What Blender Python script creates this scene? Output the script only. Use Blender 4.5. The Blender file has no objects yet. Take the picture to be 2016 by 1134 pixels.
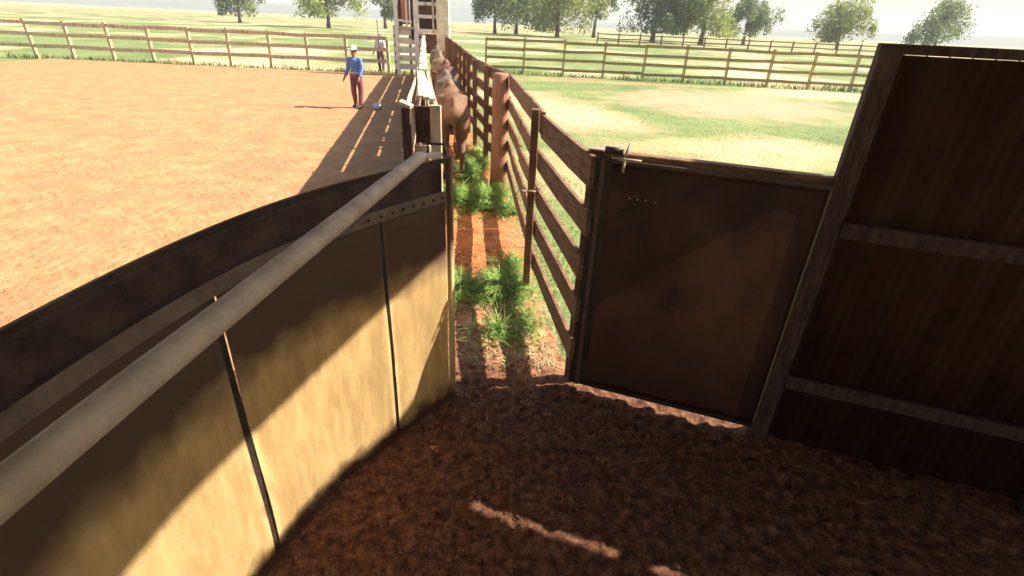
import bpy, bmesh, math, random
from mathutils import Vector, Matrix, noise
random.seed(7)
R = math.radians
V = Vector
sc = bpy.context.scene
COL = sc.collection

# ------------------------------------------------------------------ camera
H = 2.5
cam_d = bpy.data.cameras.new('camera')
cam = bpy.data.objects.new('camera', cam_d); COL.objects.link(cam)
pitch, roll = R(27.5), R(2.6)
fwd = V((0, math.cos(pitch), -math.sin(pitch))); up0 = V((0, math.sin(pitch), math.cos(pitch))); r0 = V((1, 0, 0))
right = math.cos(roll)*r0 + math.sin(roll)*up0; up = -math.sin(roll)*r0 + math.cos(roll)*up0
m = Matrix((right, up, -fwd)).transposed().to_4x4(); m.translation = V((0, 0, H))
cam.matrix_world = m
cam_d.sensor_width = 36; cam_d.lens = 36*1000/2016
cam_d.clip_start = 0.05; cam_d.clip_end = 8000
sc.camera = cam

# ------------------------------------------------------------------ world, sun, exposure
SUN_AZ = R(10)          # from +x towards +y
SUN_T = 0.95            # tan(elevation)
SUN_EL = math.atan(SUN_T)
w = bpy.data.worlds.new('World'); sc.world = w; w.use_nodes = True
nt = w.node_tree; nt.nodes.clear()
sky = nt.nodes.new('ShaderNodeTexSky'); sky.sky_type = 'NISHITA'; sky.sun_disc = False
sky.sun_elevation = SUN_EL; sky.sun_rotation = R(90) - SUN_AZ
sky.air_density = 1.3; sky.dust_density = 3.5; sky.ozone_density = 1.0
bg = nt.nodes.new('ShaderNodeBackground'); bg.inputs[1].default_value = 0.065
wo = nt.nodes.new('ShaderNodeOutputWorld')
nt.links.new(sky.outputs[0], bg.inputs[0]); nt.links.new(bg.outputs[0], wo.inputs[0])
sd = bpy.data.lights.new('sun', 'SUN'); sd.energy = 5.0; sd.angle = R(0.55); sd.color = (1.0, 0.90, 0.73)
sun = bpy.data.objects.new('sun', sd); COL.objects.link(sun)
S = V((math.cos(SUN_AZ), math.sin(SUN_AZ), SUN_T)).normalized()
sun.rotation_euler = S.to_track_quat('Z', 'Y').to_euler(); sun.location = S*50
vs = sc.view_settings
vs.view_transform = 'Standard'; vs.look = 'None'; vs.gamma = 1; vs.exposure = 1.55
sc.cycles.filter_width = 1.6
sc.cycles.max_bounces = 8; sc.cycles.volume_bounces = 0

# ------------------------------------------------------------------ materials
def mat(name, c1, c2, scale=4.0, rough=0.85, stretch=(1, 1, 1), bump=0.3, bscale=None, c3=None, s3=0.7, t3=(0.55, 0.68), spec=0.3, metal=0.0, detail=8, trans=0.0, dist=0.02, lo=0.35, hi=0.65):
    m = bpy.data.materials.new(name); m.use_nodes = True
    n = m.node_tree; N = n.nodes; L = n.links
    b = N['Principled BSDF']
    tc = N.new('ShaderNodeTexCoord'); mp = N.new('ShaderNodeMapping'); mp.inputs['Scale'].default_value = stretch
    L.new(tc.outputs['Object'], mp.inputs['Vector'])
    a = N.new('ShaderNodeTexNoise'); a.inputs['Scale'].default_value = scale; a.inputs['Detail'].default_value = detail
    a.inputs['Roughness'].default_value = 0.65
    L.new(mp.outputs[0], a.inputs['Vector'])
    cr = N.new('ShaderNodeValToRGB'); cr.color_ramp.elements[0].position = lo; cr.color_ramp.elements[1].position = hi
    cr.color_ramp.elements[0].color = (*c1, 1); cr.color_ramp.elements[1].color = (*c2, 1)
    L.new(a.outputs[0], cr.inputs[0]); out = cr.outputs[0]
    if c3:
        d = N.new('ShaderNodeTexNoise'); d.inputs['Scale'].default_value = s3; d.inputs['Detail'].default_value = 6
        L.new(mp.outputs[0], d.inputs['Vector'])
        mr = N.new('ShaderNodeMapRange'); mr.inputs[1].default_value = t3[0]; mr.inputs[2].default_value = t3[1]
        L.new(d.outputs[0], mr.inputs[0])
        mx = N.new('ShaderNodeMixRGB'); mx.inputs[2].default_value = (*c3, 1)
        L.new(mr.outputs[0], mx.inputs[0]); L.new(out, mx.inputs[1]); out = mx.outputs[0]
    L.new(out, b.inputs['Base Color'])
    b.inputs['Roughness'].default_value = rough; b.inputs['Metallic'].default_value = metal
    b.inputs['Specular IOR Level'].default_value = spec
    if bump:
        e = N.new('ShaderNodeTexNoise'); e.inputs['Scale'].default_value = bscale or scale*4; e.inputs['Detail'].default_value = 8
        L.new(mp.outputs[0], e.inputs['Vector'])
        bp = N.new('ShaderNodeBump'); bp.inputs['Strength'].default_value = bump; bp.inputs['Distance'].default_value = dist
        L.new(e.outputs[0], bp.inputs['Height']); L.new(bp.outputs[0], b.inputs['Normal'])
    if trans:
        tr = N.new('ShaderNodeBsdfTranslucent'); L.new(out, tr.inputs[0])
        ms = N.new('ShaderNodeMixShader'); ms.inputs[0].default_value = trans
        L.new(b.outputs[0], ms.inputs[1]); L.new(tr.outputs[0], ms.inputs[2])
        L.new(ms.outputs[0], N['Material Output'].inputs[0])
    return m

M = {}
M['soil'] = mat('red_soil', (0.17, 0.058, 0.022), (0.42, 0.165, 0.07), 3.0, 0.95, bump=0.9, bscale=28, c3=(0.60, 0.33, 0.18), s3=1.6, t3=(0.56, 0.72), dist=0.03)
M['yardsoil'] = mat('orange_yard_dirt', (0.26, 0.145, 0.068), (0.41, 0.235, 0.112), 2.2, 0.95, bump=1.0, bscale=9, c3=(0.30, 0.16, 0.085), s3=0.9, t3=(0.45, 0.7), dist=0.05, detail=12)
M['mud'] = mat('trampled_mud', (0.105, 0.042, 0.022), (0.215, 0.09, 0.048), 5.0, 0.8, bump=0.9, bscale=30, c3=(0.30, 0.14, 0.075), s3=2.0, t3=(0.56, 0.7), dist=0.03)
M['plank'] = mat('weathered_brown_planks', (0.10, 0.052, 0.032), (0.24, 0.135, 0.085), 5, 0.85, (1, 1, 6), 0.5, 30)
M['post'] = mat('brown_timber_posts', (0.14, 0.066, 0.038), (0.26, 0.14, 0.085), 6, 0.85, (5, 5, 0.7), 0.6, 18)
M['redpost'] = mat('red_dusted_post', (0.24, 0.105, 0.065), (0.38, 0.19, 0.125), 5, 0.9, (4, 4, 0.7), 0.6, 14)
M['pale'] = mat('bleached_timber', (0.36, 0.27, 0.19), (0.66, 0.53, 0.41), 6, 0.85, (3, 1, 1), 0.5, 20, c3=(0.25, 0.15, 0.10), s3=2.2, t3=(0.6, 0.72))
M['darkwood'] = mat('dark_timber', (0.035, 0.018, 0.016), (0.10, 0.058, 0.05), 6, 0.8, (5, 5, 1), 0.5, 20)
M['cream'] = mat('cream_painted_pillar', (0.55, 0.46, 0.32), (0.80, 0.72, 0.52), 4, 0.8, bump=0.2, c3=(0.45, 0.30, 0.18), s3=2.5, t3=(0.62, 0.75))
M['panel'] = mat('dusty_steel_sheet', (0.52, 0.35, 0.155), (0.72, 0.52, 0.255), 3.5, 0.8, (3, 3, 0.8), 0.1, 60, c3=(0.52, 0.34, 0.16), s3=5, t3=(0.5, 0.75), detail=14, spec=0.35)
M['bar'] = mat('grey_flat_bar', (0.20, 0.135, 0.11), (0.34, 0.25, 0.20), 8, 0.6, bump=0.2, spec=0.5)
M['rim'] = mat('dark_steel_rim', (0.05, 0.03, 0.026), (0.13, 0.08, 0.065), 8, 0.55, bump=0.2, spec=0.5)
M['pipe'] = mat('dusty_grey_pipe', (0.33, 0.24, 0.19), (0.50, 0.39, 0.31), 7, 0.7, bump=0.1, spec=0.4, c3=(0.24, 0.15, 0.11), s3=4, t3=(0.6, 0.75))
M['gate'] = mat('rusty_brown_sheet', (0.05, 0.025, 0.018), (0.12, 0.06, 0.04), 1.6, 0.5, (1, 1, 0.6), 0.12, 25, c3=(0.15, 0.07, 0.04), s3=1.3, t3=(0.56, 0.78), spec=0.4)
M['black'] = mat('black_steel', (0.012, 0.009, 0.008), (0.04, 0.028, 0.022), 10, 0.5, bump=0.2, spec=0.5)
M['rust'] = mat('orange_rust_sheet', (0.30, 0.09, 0.035), (0.62, 0.26, 0.13), 2.5, 0.9, bump=0.3)
M['farwood'] = mat('grey_green_fence_wood', (0.20, 0.16, 0.075), (0.38, 0.31, 0.16), 3, 0.9, (1, 1, 4), 0.4)
M['farpost'] = mat('sun_bleached_post', (0.38, 0.32, 0.16), (0.56, 0.48, 0.28), 3, 0.9, (3, 3, 0.5), 0.4)
M['field'] = mat('pasture_sward', (0.085, 0.125, 0.04), (0.19, 0.235, 0.085), 0.25, 0.95, bump=0.8, bscale=9, c3=(0.50, 0.35, 0.22), s3=0.085, t3=(0.50, 0.60), dist=0.05, lo=0.3, hi=0.7)
M['blade'] = mat('weed_blades', (0.09, 0.20, 0.035), (0.30, 0.46, 0.11), 5, 0.6, bump=0, trans=0.35, c3=(0.58, 0.56, 0.28), s3=14, t3=(0.58, 0.63))
M['turf'] = mat('short_turf_blades', (0.08, 0.14, 0.035), (0.20, 0.26, 0.085), 0.8, 0.7, bump=0, trans=0.3, c3=(0.48, 0.42, 0.2), s3=1.5, t3=(0.55, 0.7))
M['leaf1'] = mat('yellow_green_leaves', (0.20, 0.25, 0.08), (0.38, 0.42, 0.15), 0.3, 0.6, bump=0, trans=0.35)
M['leaf2'] = mat('grey_green_leaves', (0.11, 0.16, 0.07), (0.25, 0.31, 0.14), 0.3, 0.6, bump=0, trans=0.3)
M['bark'] = mat('grey_brown_bark', (0.07, 0.05, 0.04), (0.16, 0.12, 0.09), 3, 0.95, (3, 3, 0.5), 0.5)
M['hill'] = mat('wooded_hill', (0.02, 0.035, 0.025), (0.05, 0.07, 0.04), 0.01, 1.0, bump=0)
M['roof'] = mat('galvanised_roof', (0.25, 0.25, 0.25), (0.4, 0.4, 0.4), 2, 0.5, bump=0, metal=0.3)
def ztone(m, z0, z1, col, nscale=5, amp=0.25, flip=False):  # blends one colour into another by height
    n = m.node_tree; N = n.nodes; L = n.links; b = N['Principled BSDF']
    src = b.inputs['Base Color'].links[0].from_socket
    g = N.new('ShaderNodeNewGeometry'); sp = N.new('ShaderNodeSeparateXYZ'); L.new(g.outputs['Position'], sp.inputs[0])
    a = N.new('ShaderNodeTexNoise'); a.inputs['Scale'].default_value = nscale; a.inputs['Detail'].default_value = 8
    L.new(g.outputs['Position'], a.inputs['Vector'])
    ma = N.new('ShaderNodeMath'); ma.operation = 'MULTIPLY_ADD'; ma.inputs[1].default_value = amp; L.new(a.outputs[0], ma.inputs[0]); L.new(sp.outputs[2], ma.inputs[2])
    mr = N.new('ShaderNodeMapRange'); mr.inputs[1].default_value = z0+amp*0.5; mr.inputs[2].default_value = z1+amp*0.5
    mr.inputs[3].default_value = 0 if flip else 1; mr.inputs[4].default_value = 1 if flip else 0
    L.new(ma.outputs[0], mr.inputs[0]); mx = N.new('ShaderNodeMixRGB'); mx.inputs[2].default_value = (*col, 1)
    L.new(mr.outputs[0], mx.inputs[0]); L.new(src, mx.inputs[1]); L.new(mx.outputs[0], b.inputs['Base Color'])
ztone(M['panel'], 0.04, 0.16, (0.14, 0.06, 0.03), 9, 0.25)  # mud splashed on the panel foot
ztone(M['panel'], 1.0, 1.2, (0.15, 0.09, 0.062), 5, 0.3, True)  # upper panel browned: grime plus roof shade painted into the colour
ztone(M['gate'], 0.05, 0.9, (0.045, 0.02, 0.013), 3, 0.9)  # gate sheet grows darker towards the bottom
M['white'] = mat('whitewashed_boards', (0.66, 0.58, 0.50), (0.88, 0.82, 0.74), 5, 0.85, (2, 1, 1), 0.4, 20, c3=(0.25, 0.16, 0.11), s3=1.8, t3=(0.6, 0.72))
def patch(m, cx, cy, rx, ry, col):
    n = m.node_tree; N = n.nodes; L = n.links; b = N['Principled BSDF']; src = b.inputs['Base Color'].links[0].from_socket
    g = N.new('ShaderNodeNewGeometry'); mp = N.new('ShaderNodeMapping'); mp.inputs['Location'].default_value = (-cx/rx, -cy/ry, 0); mp.inputs['Scale'].default_value = (1/rx, 1/ry, 0)
    L.new(g.outputs['Position'], mp.inputs[0]); ln = N.new('ShaderNodeVectorMath'); ln.operation = 'LENGTH'; L.new(mp.outputs[0], ln.inputs[0])
    a = N.new('ShaderNodeTexNoise'); a.inputs['Scale'].default_value = 0.9; a.inputs['Detail'].default_value = 10; L.new(g.outputs['Position'], a.inputs['Vector'])
    ma = N.new('ShaderNodeMath'); ma.operation = 'MULTIPLY_ADD'; ma.inputs[1].default_value = 1.6; L.new(a.outputs[0], ma.inputs[0]); L.new(ln.outputs['Value'], ma.inputs[2])
    mr = N.new('ShaderNodeMapRange'); mr.inputs[1].default_value = 1.35; mr.inputs[2].default_value = 2.0; mr.inputs[3].default_value = 1; mr.inputs[4].default_value = 0; L.new(ma.outputs[0], mr.inputs[0])
    mx = N.new('ShaderNodeMixRGB'); mx.inputs[2].default_value = (*col, 1); L.new(mr.outputs[0], mx.inputs[0]); L.new(src, mx.inputs[1]); L.new(mx.outputs[0], b.inputs['Base Color'])
patch(M['field'], 8.5, 22.0, 5.0, 4.5, (0.33, 0.24, 0.15))
patch(M['field'], 3.0, 28.6, 9.0, 0.8, (0.30, 0.20, 0.10))
def plain(name, c, rough=0.85, v=0.25, sc_=6, **k):
    return mat(name, tuple(x*(1-v) for x in c), tuple(min(1, x*(1+v)) for x in c), sc_, rough, **k)
M['cow_red'] = mat('red_brown_hide', (0.10, 0.05, 0.028), (0.21, 0.115, 0.065), 3, 0.7, bump=0.25, bscale=60)
M['cow_grey'] = mat('grey_brown_hide', (0.07, 0.055, 0.045), (0.15, 0.12, 0.10), 3, 0.75, bump=0.25, bscale=60)
M['cow_dark'] = mat('dark_red_hide', (0.07, 0.032, 0.024), (0.15, 0.075, 0.055), 3, 0.7, bump=0.25, bscale=60)
M['cow_tan'] = mat('tan_hide', (0.12, 0.08, 0.05), (0.22, 0.15, 0.10), 3, 0.7, bump=0.25, bscale=60)
M['hoof'] = plain('dark_horn', (0.04, 0.03, 0.025), 0.5)
M['eye'] = plain('dark_eye', (0.01, 0.008, 0.006), 0.15, bump=0)
M['skin'] = plain('tanned_skin', (0.36, 0.19, 0.12), 0.6, 0.1, bump=0.1)
M['shirt_blue'] = plain('blue_shirt_cloth', (0.13, 0.22, 0.50), 0.85, 0.15)
M['shirt_pale'] = plain('pale_lavender_shirt_cloth', (0.62, 0.58, 0.66), 0.85, 0.1)
M['trouser_red'] = plain('maroon_trouser_cloth', (0.20, 0.075, 0.09), 0.9, 0.2)
M['trouser_grey'] = plain('dark_grey_trouser_cloth', (0.09, 0.08, 0.08), 0.9, 0.2)
M['hat'] = plain('pale_straw', (0.80, 0.76, 0.62), 0.85, 0.08)
M['sash'] = plain('pink_waist_cloth', (0.62, 0.36, 0.36), 0.85, 0.1)
M['boot'] = plain('brown_leather', (0.08, 0.045, 0.03), 0.6)
M['bucket'] = plain('pale_grey_plastic', (0.45, 0.47, 0.50), 0.5)

# ------------------------------------------------------------------ helpers
def tag(o, label=None, cat=None, group=None, kind=None):
    if label: o['label'] = label
    if cat: o['category'] = cat
    if group: o['group'] = group
    if kind: o['kind'] = kind
    return o
def obj(name, bm, m, parent=None, smooth=False, loc=None):
    me = bpy.data.meshes.new(name)
    if not getattr(bm, 'keepn', False): pass
    bm.to_mesh(me); bm.free()
    me.materials.append(M[m] if isinstance(m, str) else m)
    if smooth:
        for p in me.polygons: p.use_smooth = True
    o = bpy.data.objects.new(name, me); COL.objects.link(o)
    if parent: o.parent = parent
    if loc is not None: o.location = loc
    return o
def empty(name, loc=(0, 0, 0), rz=0):
    o = bpy.data.objects.new(name, None); COL.objects.link(o)
    o.location = loc; o.rotation_euler = (0, 0, rz); o.empty_display_size = 0.2
    return o
def B(): return bmesh.new()
def beam(bm, p, q, w, h, up=V((0, 0, 1)), wob=0.0, seg=1, bev=0.0, taper=1.0):
    """rectangular beam from p to q: w along side, h along up"""
    p, q = V(p), V(q); d = (q-p); L = d.length; d.normalize()
    if abs(d.dot(up)) > 0.98: up = V((0, 1, 0))
    side = d.cross(up).normalized(); u = side.cross(d).normalized()
    rings = []
    ph = random.uniform(0, 99)
    for i in range(seg+1):
        t = i/seg; c = p + d*L*t
        k = 1+(taper-1)*t
        o1 = noise.noise(V((ph, t*L*0.9, 0)))*wob; o2 = noise.noise(V((ph, t*L*0.9, 7)))*wob
        c = c + side*o1 + u*o2
        ww = w*k*(1+wob*3*noise.noise(V((ph, t*L*3, 3)))); hh = h*k*(1+wob*3*noise.noise(V((ph, t*L*3, 5))))
        b = min(ww, hh)*0.5*(bev or 0.16)
        pts = [(-ww/2+b, -hh/2), (ww/2-b, -hh/2), (ww/2, -hh/2+b), (ww/2, hh/2-b), (ww/2-b, hh/2), (-ww/2+b, hh/2), (-ww/2, hh/2-b), (-ww/2, -hh/2+b)]
        rings.append([bm.verts.new(c+side*a+u*e) for a, e in pts])
    for a, b in zip(rings, rings[1:]):
        for i in range(8):
            bm.faces.new((a[i], a[(i+1) % 8], b[(i+1) % 8], b[i]))
    bm.faces.new(rings[0][::-1]); bm.faces.new(rings[-1])
    return bm
def tube(bm, pts, rad, n=10, cap=True, wob=0.0):
    """tube through pts with radii"""
    pts = [V(p) for p in pts]
    if not isinstance(rad, (list, tuple)): rad = [rad]*len(pts)
    rings = []; prev = None
    for i, p in enumerate(pts):
        d = (pts[min(i+1, len(pts)-1)]-pts[max(i-1, 0)]).normalized()
        if prev is None:
            a = V((0, 0, 1)) if abs(d.z) < 0.9 else V((1, 0, 0))
            s = d.cross(a).normalized()
        else:
            s = (prev-d*prev.dot(d)).normalized()
        prev = s; u = d.cross(s)
        rr = []
        for k in range(n):
            a = 2*math.pi*k/n
            r = rad[i]*(1+(wob*noise.noise(p*2.3+V((math.cos(a), math.sin(a), 0))*1.5) if wob else 0))
            rr.append(bm.verts.new(p+s*math.cos(a)*r+u*math.sin(a)*r))
        rings.append(rr)
    for a, b in zip(rings, rings[1:]):
        for i in range(n):
            bm.faces.new((a[i], a[(i+1) % n], b[(i+1) % n], b[i]))
    if cap:
        bm.faces.new(rings[0][::-1]); bm.faces.new(rings[-1])
    return bm
def ell(bm, c, r, rot=None, seg=16):
    mt = Matrix.Translation(V(c))
    if rot is not None: mt = mt @ rot
    mt = mt @ Matrix.Diagonal(V((*r, 1)))
    bmesh.ops.create_uvsphere(bm, u_segments=seg, v_segments=max(8, seg//2+2), radius=1, matrix=mt)
    return bm
def limb(bm, pts, rad, n=12):
    pts = [V(p) for p in pts]
    for i in range(len(pts)-1):
        tube(bm, [pts[i], pts[i+1]], [rad[i], rad[i+1]], n)
    for p, r in zip(pts, rad): ell(bm, p, (r, r, r), seg=12)
def fuse(name, bm, m, parent, voxel, smooth=4, fac=0.6):
    """fuse overlapping volumes into ONE continuous surface"""
    me = bpy.data.meshes.new('tmp'); bm.to_mesh(me); bm.free()
    t = bpy.data.objects.new('tmp', me); COL.objects.link(t)
    r = t.modifiers.new('r', 'REMESH'); r.mode = 'VOXEL'; r.voxel_size = voxel; r.use_smooth_shade = True
    s = t.modifiers.new('s', 'SMOOTH'); s.iterations = smooth; s.factor = fac
    dg = bpy.context.evaluated_depsgraph_get(); dg.update()
    nm = bpy.data.meshes.new_from_object(t.evaluated_get(dg)); nm.name = name
    bpy.data.objects.remove(t)
    nm.materials.clear(); nm.materials.append(M[m] if isinstance(m, str) else m)
    for p in nm.polygons: p.use_smooth = True
    o = bpy.data.objects.new(name, nm); COL.objects.link(o); o.parent = parent
    return o

# ------------------------------------------------------------------ plan of the race
FEN = [(0.40, 3.28), (0.14, 4.76), (-0.25, 8.64), (-0.66, 10.2), (-1.1, 12.2), (-3.09, 23.65), (-3.75, 27.3)]
def fx(y):
    for (x0, y0), (x1, y1) in zip(FEN, FEN[1:]):
        if y <= y1 or (x1, y1) == FEN[-1]: return x0+(x1-x0)*(y-y0)/(y1-y0)
def wx(y): return -0.175*y + 0.06     # right face of left race wall
GD = V((0.946, -0.324, 0)); G0 = V((0.47, 3.20, 0))     # gate direction and start
GN = V((-0.324, -0.946, 0))                             # towards the camera

# ------------------------------------------------------------------ ground
def lins(a, b, n): return [a+(b-a)*i/n for i in range(n)]
def sheet(name, xs, ys, zf, m, smooth=True, skip=None):
    bm = B(); g = [[bm.verts.new((x, y, zf(x, y))) for x in xs] for y in ys]
    for j in range(len(ys)-1):
        for i in range(len(xs)-1):
            if skip and skip((xs[i]+xs[i+1])/2, (ys[j]+ys[j+1])/2): continue
            bm.faces.new((g[j][i], g[j][i+1], g[j+1][i+1], g[j+1][i]))
    loose = [v for v in bm.verts if not v.link_faces]
    for v in loose: bm.verts.remove(v)
    return obj(name, bm, m, smooth=smooth)
xs = lins(-3000, -60, 14)+lins(-60, -4, 28)+lins(-4, 16, 100)+lins(16, 60, 22)+lins(60, 3000, 14)+[3000]
ys = lins(-200, 2, 8)+lins(2, 14, 70)+lins(14, 40, 40)+lins(40, 200, 24)+lins(200, 2600, 12)+[2600]
def gz(x, y):
    d = math.hypot(x, y)
    b = 0.02*noise.noise(V((x*0.9, y*0.9, 0))) if d < 60 else 0
    return -0.035+b-(0 if x > fx(max(y, 3.3))+.2 else 0.05)
tag(sheet('ground', xs, ys, gz, 'field'), kind='structure')

def bump(x, y):
    near = max(0.0, min(1.0, (7.5-y)/3.0))
    a = noise.noise(V((x*1.3, y*1.3, 3)))*0.018
    f = noise.noise(V((x*12, y*12, 1)))
    g = noise.noise(V((x*21, y*21, 5)))
    k = noise.noise(V((x*48, y*48, 8)))
    cell = noise.cell_vector(V((x*5.5, y*5.5, 0)))   # hoof pocks
    px, py = (math.floor(x*5.5)+0.2+0.6*cell.x)/5.5, (math.floor(y*5.5)+0.2+0.6*cell.y)/5.5
    d = math.hypot(x-px, y-py); pock = -0.022*max(0, 1-(d/0.055)**2) if cell.z > 0.35 else 0
    return a + near*(0.024*abs(f)+0.012*g+0.010*k+pock)
# trampled red soil under the pen and along the race
def soil_skip(x, y):
    if y > 3.2 and x > fx(y)+0.10+0.1*noise.noise(V((x*3, y*3, 0))): return True
    return y > 3.2 and x < wx(y)-0.12
def soil_mix():
    m = bpy.data.materials.new('race_soil'); m.use_nodes = True
    n = m.node_tree; N = n.nodes; L = n.links; b = N['Principled BSDF']
    tc = N.new('ShaderNodeTexCoord'); sp = N.new('ShaderNodeSeparateXYZ'); L.new(tc.outputs['Object'], sp.inputs[0])
    def nz(s, d=8, r=0.65):
        a = N.new('ShaderNodeTexNoise'); a.inputs['Scale'].default_value = s; a.inputs['Detail'].default_value = d; a.inputs['Roughness'].default_value = r
        L.new(tc.outputs['Object'], a.inputs['Vector']); return a.outputs[0]
    def ramp(f, cs):
        c = N.new('ShaderNodeValToRGB'); e = c.color_ramp.elements
        e[0].position, e[0].color = cs[0][0], (*cs[0][1], 1); e[1].position, e[1].color = cs[-1][0], (*cs[-1][1], 1)
        for p, q in cs[1:-1]:
            k = e.new(p); k.color = (*q, 1)
        L.new(f, c.inputs[0]); return c.outputs[0]
    mud = ramp(nz(15, 12, 0.78), [(0.36, (0.032, 0.014, 0.009)), (0.5, (0.125, 0.055, 0.034)), (0.66, (0.29, 0.15, 0.09))])
    dry = ramp(nz(6), [(0.3, (0.20, 0.075, 0.035)), (0.5, (0.42, 0.19, 0.095)), (0.68, (0.66, 0.40, 0.24))])
    red = ramp(nz(4), [(0.3, (0.27, 0.085, 0.03)), (0.7, (0.52, 0.21, 0.085))])
    def mr(v, a, bb):
        r = N.new('ShaderNodeMapRange'); r.inputs[1].default_value = a; r.inputs[2].default_value = bb; L.new(v, r.inputs[0]); return r.outputs[0]
    ad = N.new('ShaderNodeMath'); ad.operation = 'MULTIPLY_ADD'; ad.inputs[1].default_value = 1.2
    L.new(nz(2.5), ad.inputs[0]); L.new(sp.outputs[1], ad.inputs[2])
    m1 = N.new('ShaderNodeMixRGB'); L.new(mr(ad.outputs[0], 3.7, 4.5), m1.inputs[0]); L.new(mud, m1.inputs[1]); L.new(dry, m1.inputs[2])
    m2 = N.new('ShaderNodeMixRGB'); L.new(mr(ad.outputs[0], 5.3, 6.0), m2.inputs[0]); L.new(m1.outputs[0], m2.inputs[1]); L.new(red, m2.inputs[2])
    L.new(m2.outputs[0], b.inputs['Base Color']); b.inputs['Roughness'].default_value = 0.95; b.inputs['Specular IOR Level'].default_value = 0.15
    bp = N.new('ShaderNodeBump'); bp.inputs['Strength'].default_value = 0.9; bp.inputs['Distance'].default_value = 0.02
    L.new(nz(38), bp.inputs['Height']); L.new(bp.outputs[0], b.inputs['Normal'])
    return m
M['race_soil'] = soil_mix()
M['pebble'] = plain('red_dusted_stone', (0.15, 0.08, 0.05), 0.9, 0.3, 20)
M['clod'] = mat('clods', (0.05, 0.02, 0.012), (0.24, 0.115, 0.07), 9, 0.95, bump=0.5, bscale=60, lo=0.4, hi=0.6)
xs = lins(-6, -2.2, 30)+lins(-2.2, 2.6, 200)+lins(2.6, 5, 20)+[5]
ys = lins(-5, 0.8, 25)+lins(0.8, 6.5, 240)+lins(6.5, 12, 110)+lins(12, 28, 90)+[28]
tag(sheet('soil_path', xs, ys, lambda x, y: 0.0+bump(x, y), 'race_soil', skip=soil_skip), kind='structure')
# loose clods kicked up by the hooves
bm = B()
for _ in range(2600):
    y = 1.2+random.random()**0.9*4.6; x = random.uniform(wx(y)-0.4 if y < 3 else wx(y)+.05, min(fx(max(y, 3.3)), 0.4+max(0, (3.2-y)*1.3)))
    if y < 3.1 and x < -1.2: continue
    if noise.noise(V((x*2, y*2, 11))) < -0.1: continue
    r_ = random.uniform(0.004, 0.011)*(2.0 if random.random() < 0.06 else 1)
    ret = bmesh.ops.create_icosphere(bm, subdivisions=1, radius=r_, matrix=Matrix.Translation((x, y, bump(x, y)+r_*0.15)) @ Matrix.Rotation(random.uniform(0, 6), 4, 'Z') @ Matrix.Diagonal((1.4, 0.9, 0.6, 1)))
    for v in ret['verts']: v.co += V((random.uniform(-1, 1), random.uniform(-1, 1), random.uniform(-1, 1)))*r_*0.3
tag(obj('soil_clods', bm, 'clod'), 'loose dark clods of trampled soil on the floor of the pen', 'soil', kind='stuff')
for k in range(26):
    y = 1.5+random.random()*4.3; x = random.uniform(wx(y)+0.05, 0.3+max(0, (3.0-y)*0.9)); r_ = random.uniform(0.008, 0.02)
    bm = B(); bmesh.ops.create_icosphere(bm, subdivisions=2, radius=r_)
    for v in bm.verts: v.co *= 1+0.35*noise.noise(v.co*70+V((k, 0, 0))); v.co.z *= 0.65
    tag(obj('stone', bm, 'pebble', smooth=False, loc=(x, y, bump(x, y)+r_*0.2)), 'small brown stone lying on the muddy soil of the race or pen', 'stone', 'small stones scattered on the muddy soil')
# orange dirt of the working yard on the left
def yard_skip(x, y):
    return x > wx(y)-0.10 or y < 2.4 or x < -24 or y > 27.8+0.5*noise.noise(V((x, y, 0)))
xs = lins(-24, -8, 40)+lins(-8, 0, 110)+[0]
ys = lins(2.4, 14, 110)+lins(14, 28.5, 70)+[28.5]
tag(sheet('dirt_yard', xs, ys, lambda x, y: -0.012+0.02*noise.noise(V((x*1.1, y*1.1, 3)))+0.008*noise.noise(V((x*5, y*5, 3))), 'yardsoil', skip=yard_skip), kind='structure')

# hills on the horizon
def ridge(name, D, prof, depth, seed):
    bm = B(); rows = []
    n = 220
    for j in range(7):
        t = j/6.0; row = []
        for i in range(n+1):
            az = -1.0+2.0*i/n
            h = prof(az)*(1+0.10*noise.noise(V((az*14, seed, 0)))+0.05*noise.noise(V((az*50, seed, 4))))
            z = h*(1-(1-min(1, t*1.5))**2) if t < 0.67 else h*(1-(t-0.67)*0.8)
            d = D+depth*t
            row.append(bm.verts.new((math.sin(az)*d, math.cos(az)*d, -0.5+max(0, z))))
        rows.append(row)
    for a, b in zip(rows, rows[1:]):
        for i in range(n): bm.faces.new((a[i], a[i+1], b[i+1], b[i]))
    return tag(obj(name, bm, 'hill', smooth=True), kind='structure')
def prof(az):
    k = [(-1.1, 46), (-0.45, 30), (-0.27, 24), (-0.19, 34), (-0.135, 66), (-0.10, 62), (-0.06, 34), (0.0, 20), (0.2, 17), (0.45, 20), (1.1, 30)]
    for (a, h0), (b, h1) in zip(k, k[1:]):
        if a <= az <= b: return h0+(h1-h0)*(az-a)/(b-a)
    return 20
ridge('hills', 1700, prof, 500, 3)

# ------------------------------------------------------------------ unseen shed roof, outlined to shade the pen (outside the frame)
ZR = 4.0
shed = tag(empty('shed_roof', (0, -1, 0)), 'unseen grey sheet metal roof on posts, cut to shape light over the handling pen', 'roof')
shed.location = (0, 0, 0)
def slab(poly):
    bm = B(); lo = [bm.verts.new((x, y, ZR)) for x, y in poly]; hi = [bm.verts.new((x, y, ZR+0.05)) for x, y in poly]
    bm.faces.new(lo[::-1]); bm.faces.new(hi)
    for i in range(len(poly)): bm.faces.new((lo[i], lo[(i+1) % len(poly)], hi[(i+1) % len(poly)], hi[i]))
    bmesh.ops.triangulate(bm, faces=[f for f in bm.faces if len(f.verts) > 4])
    bmesh.ops.recalc_face_normals(bm, faces=bm.faces)
    return bm
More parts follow.
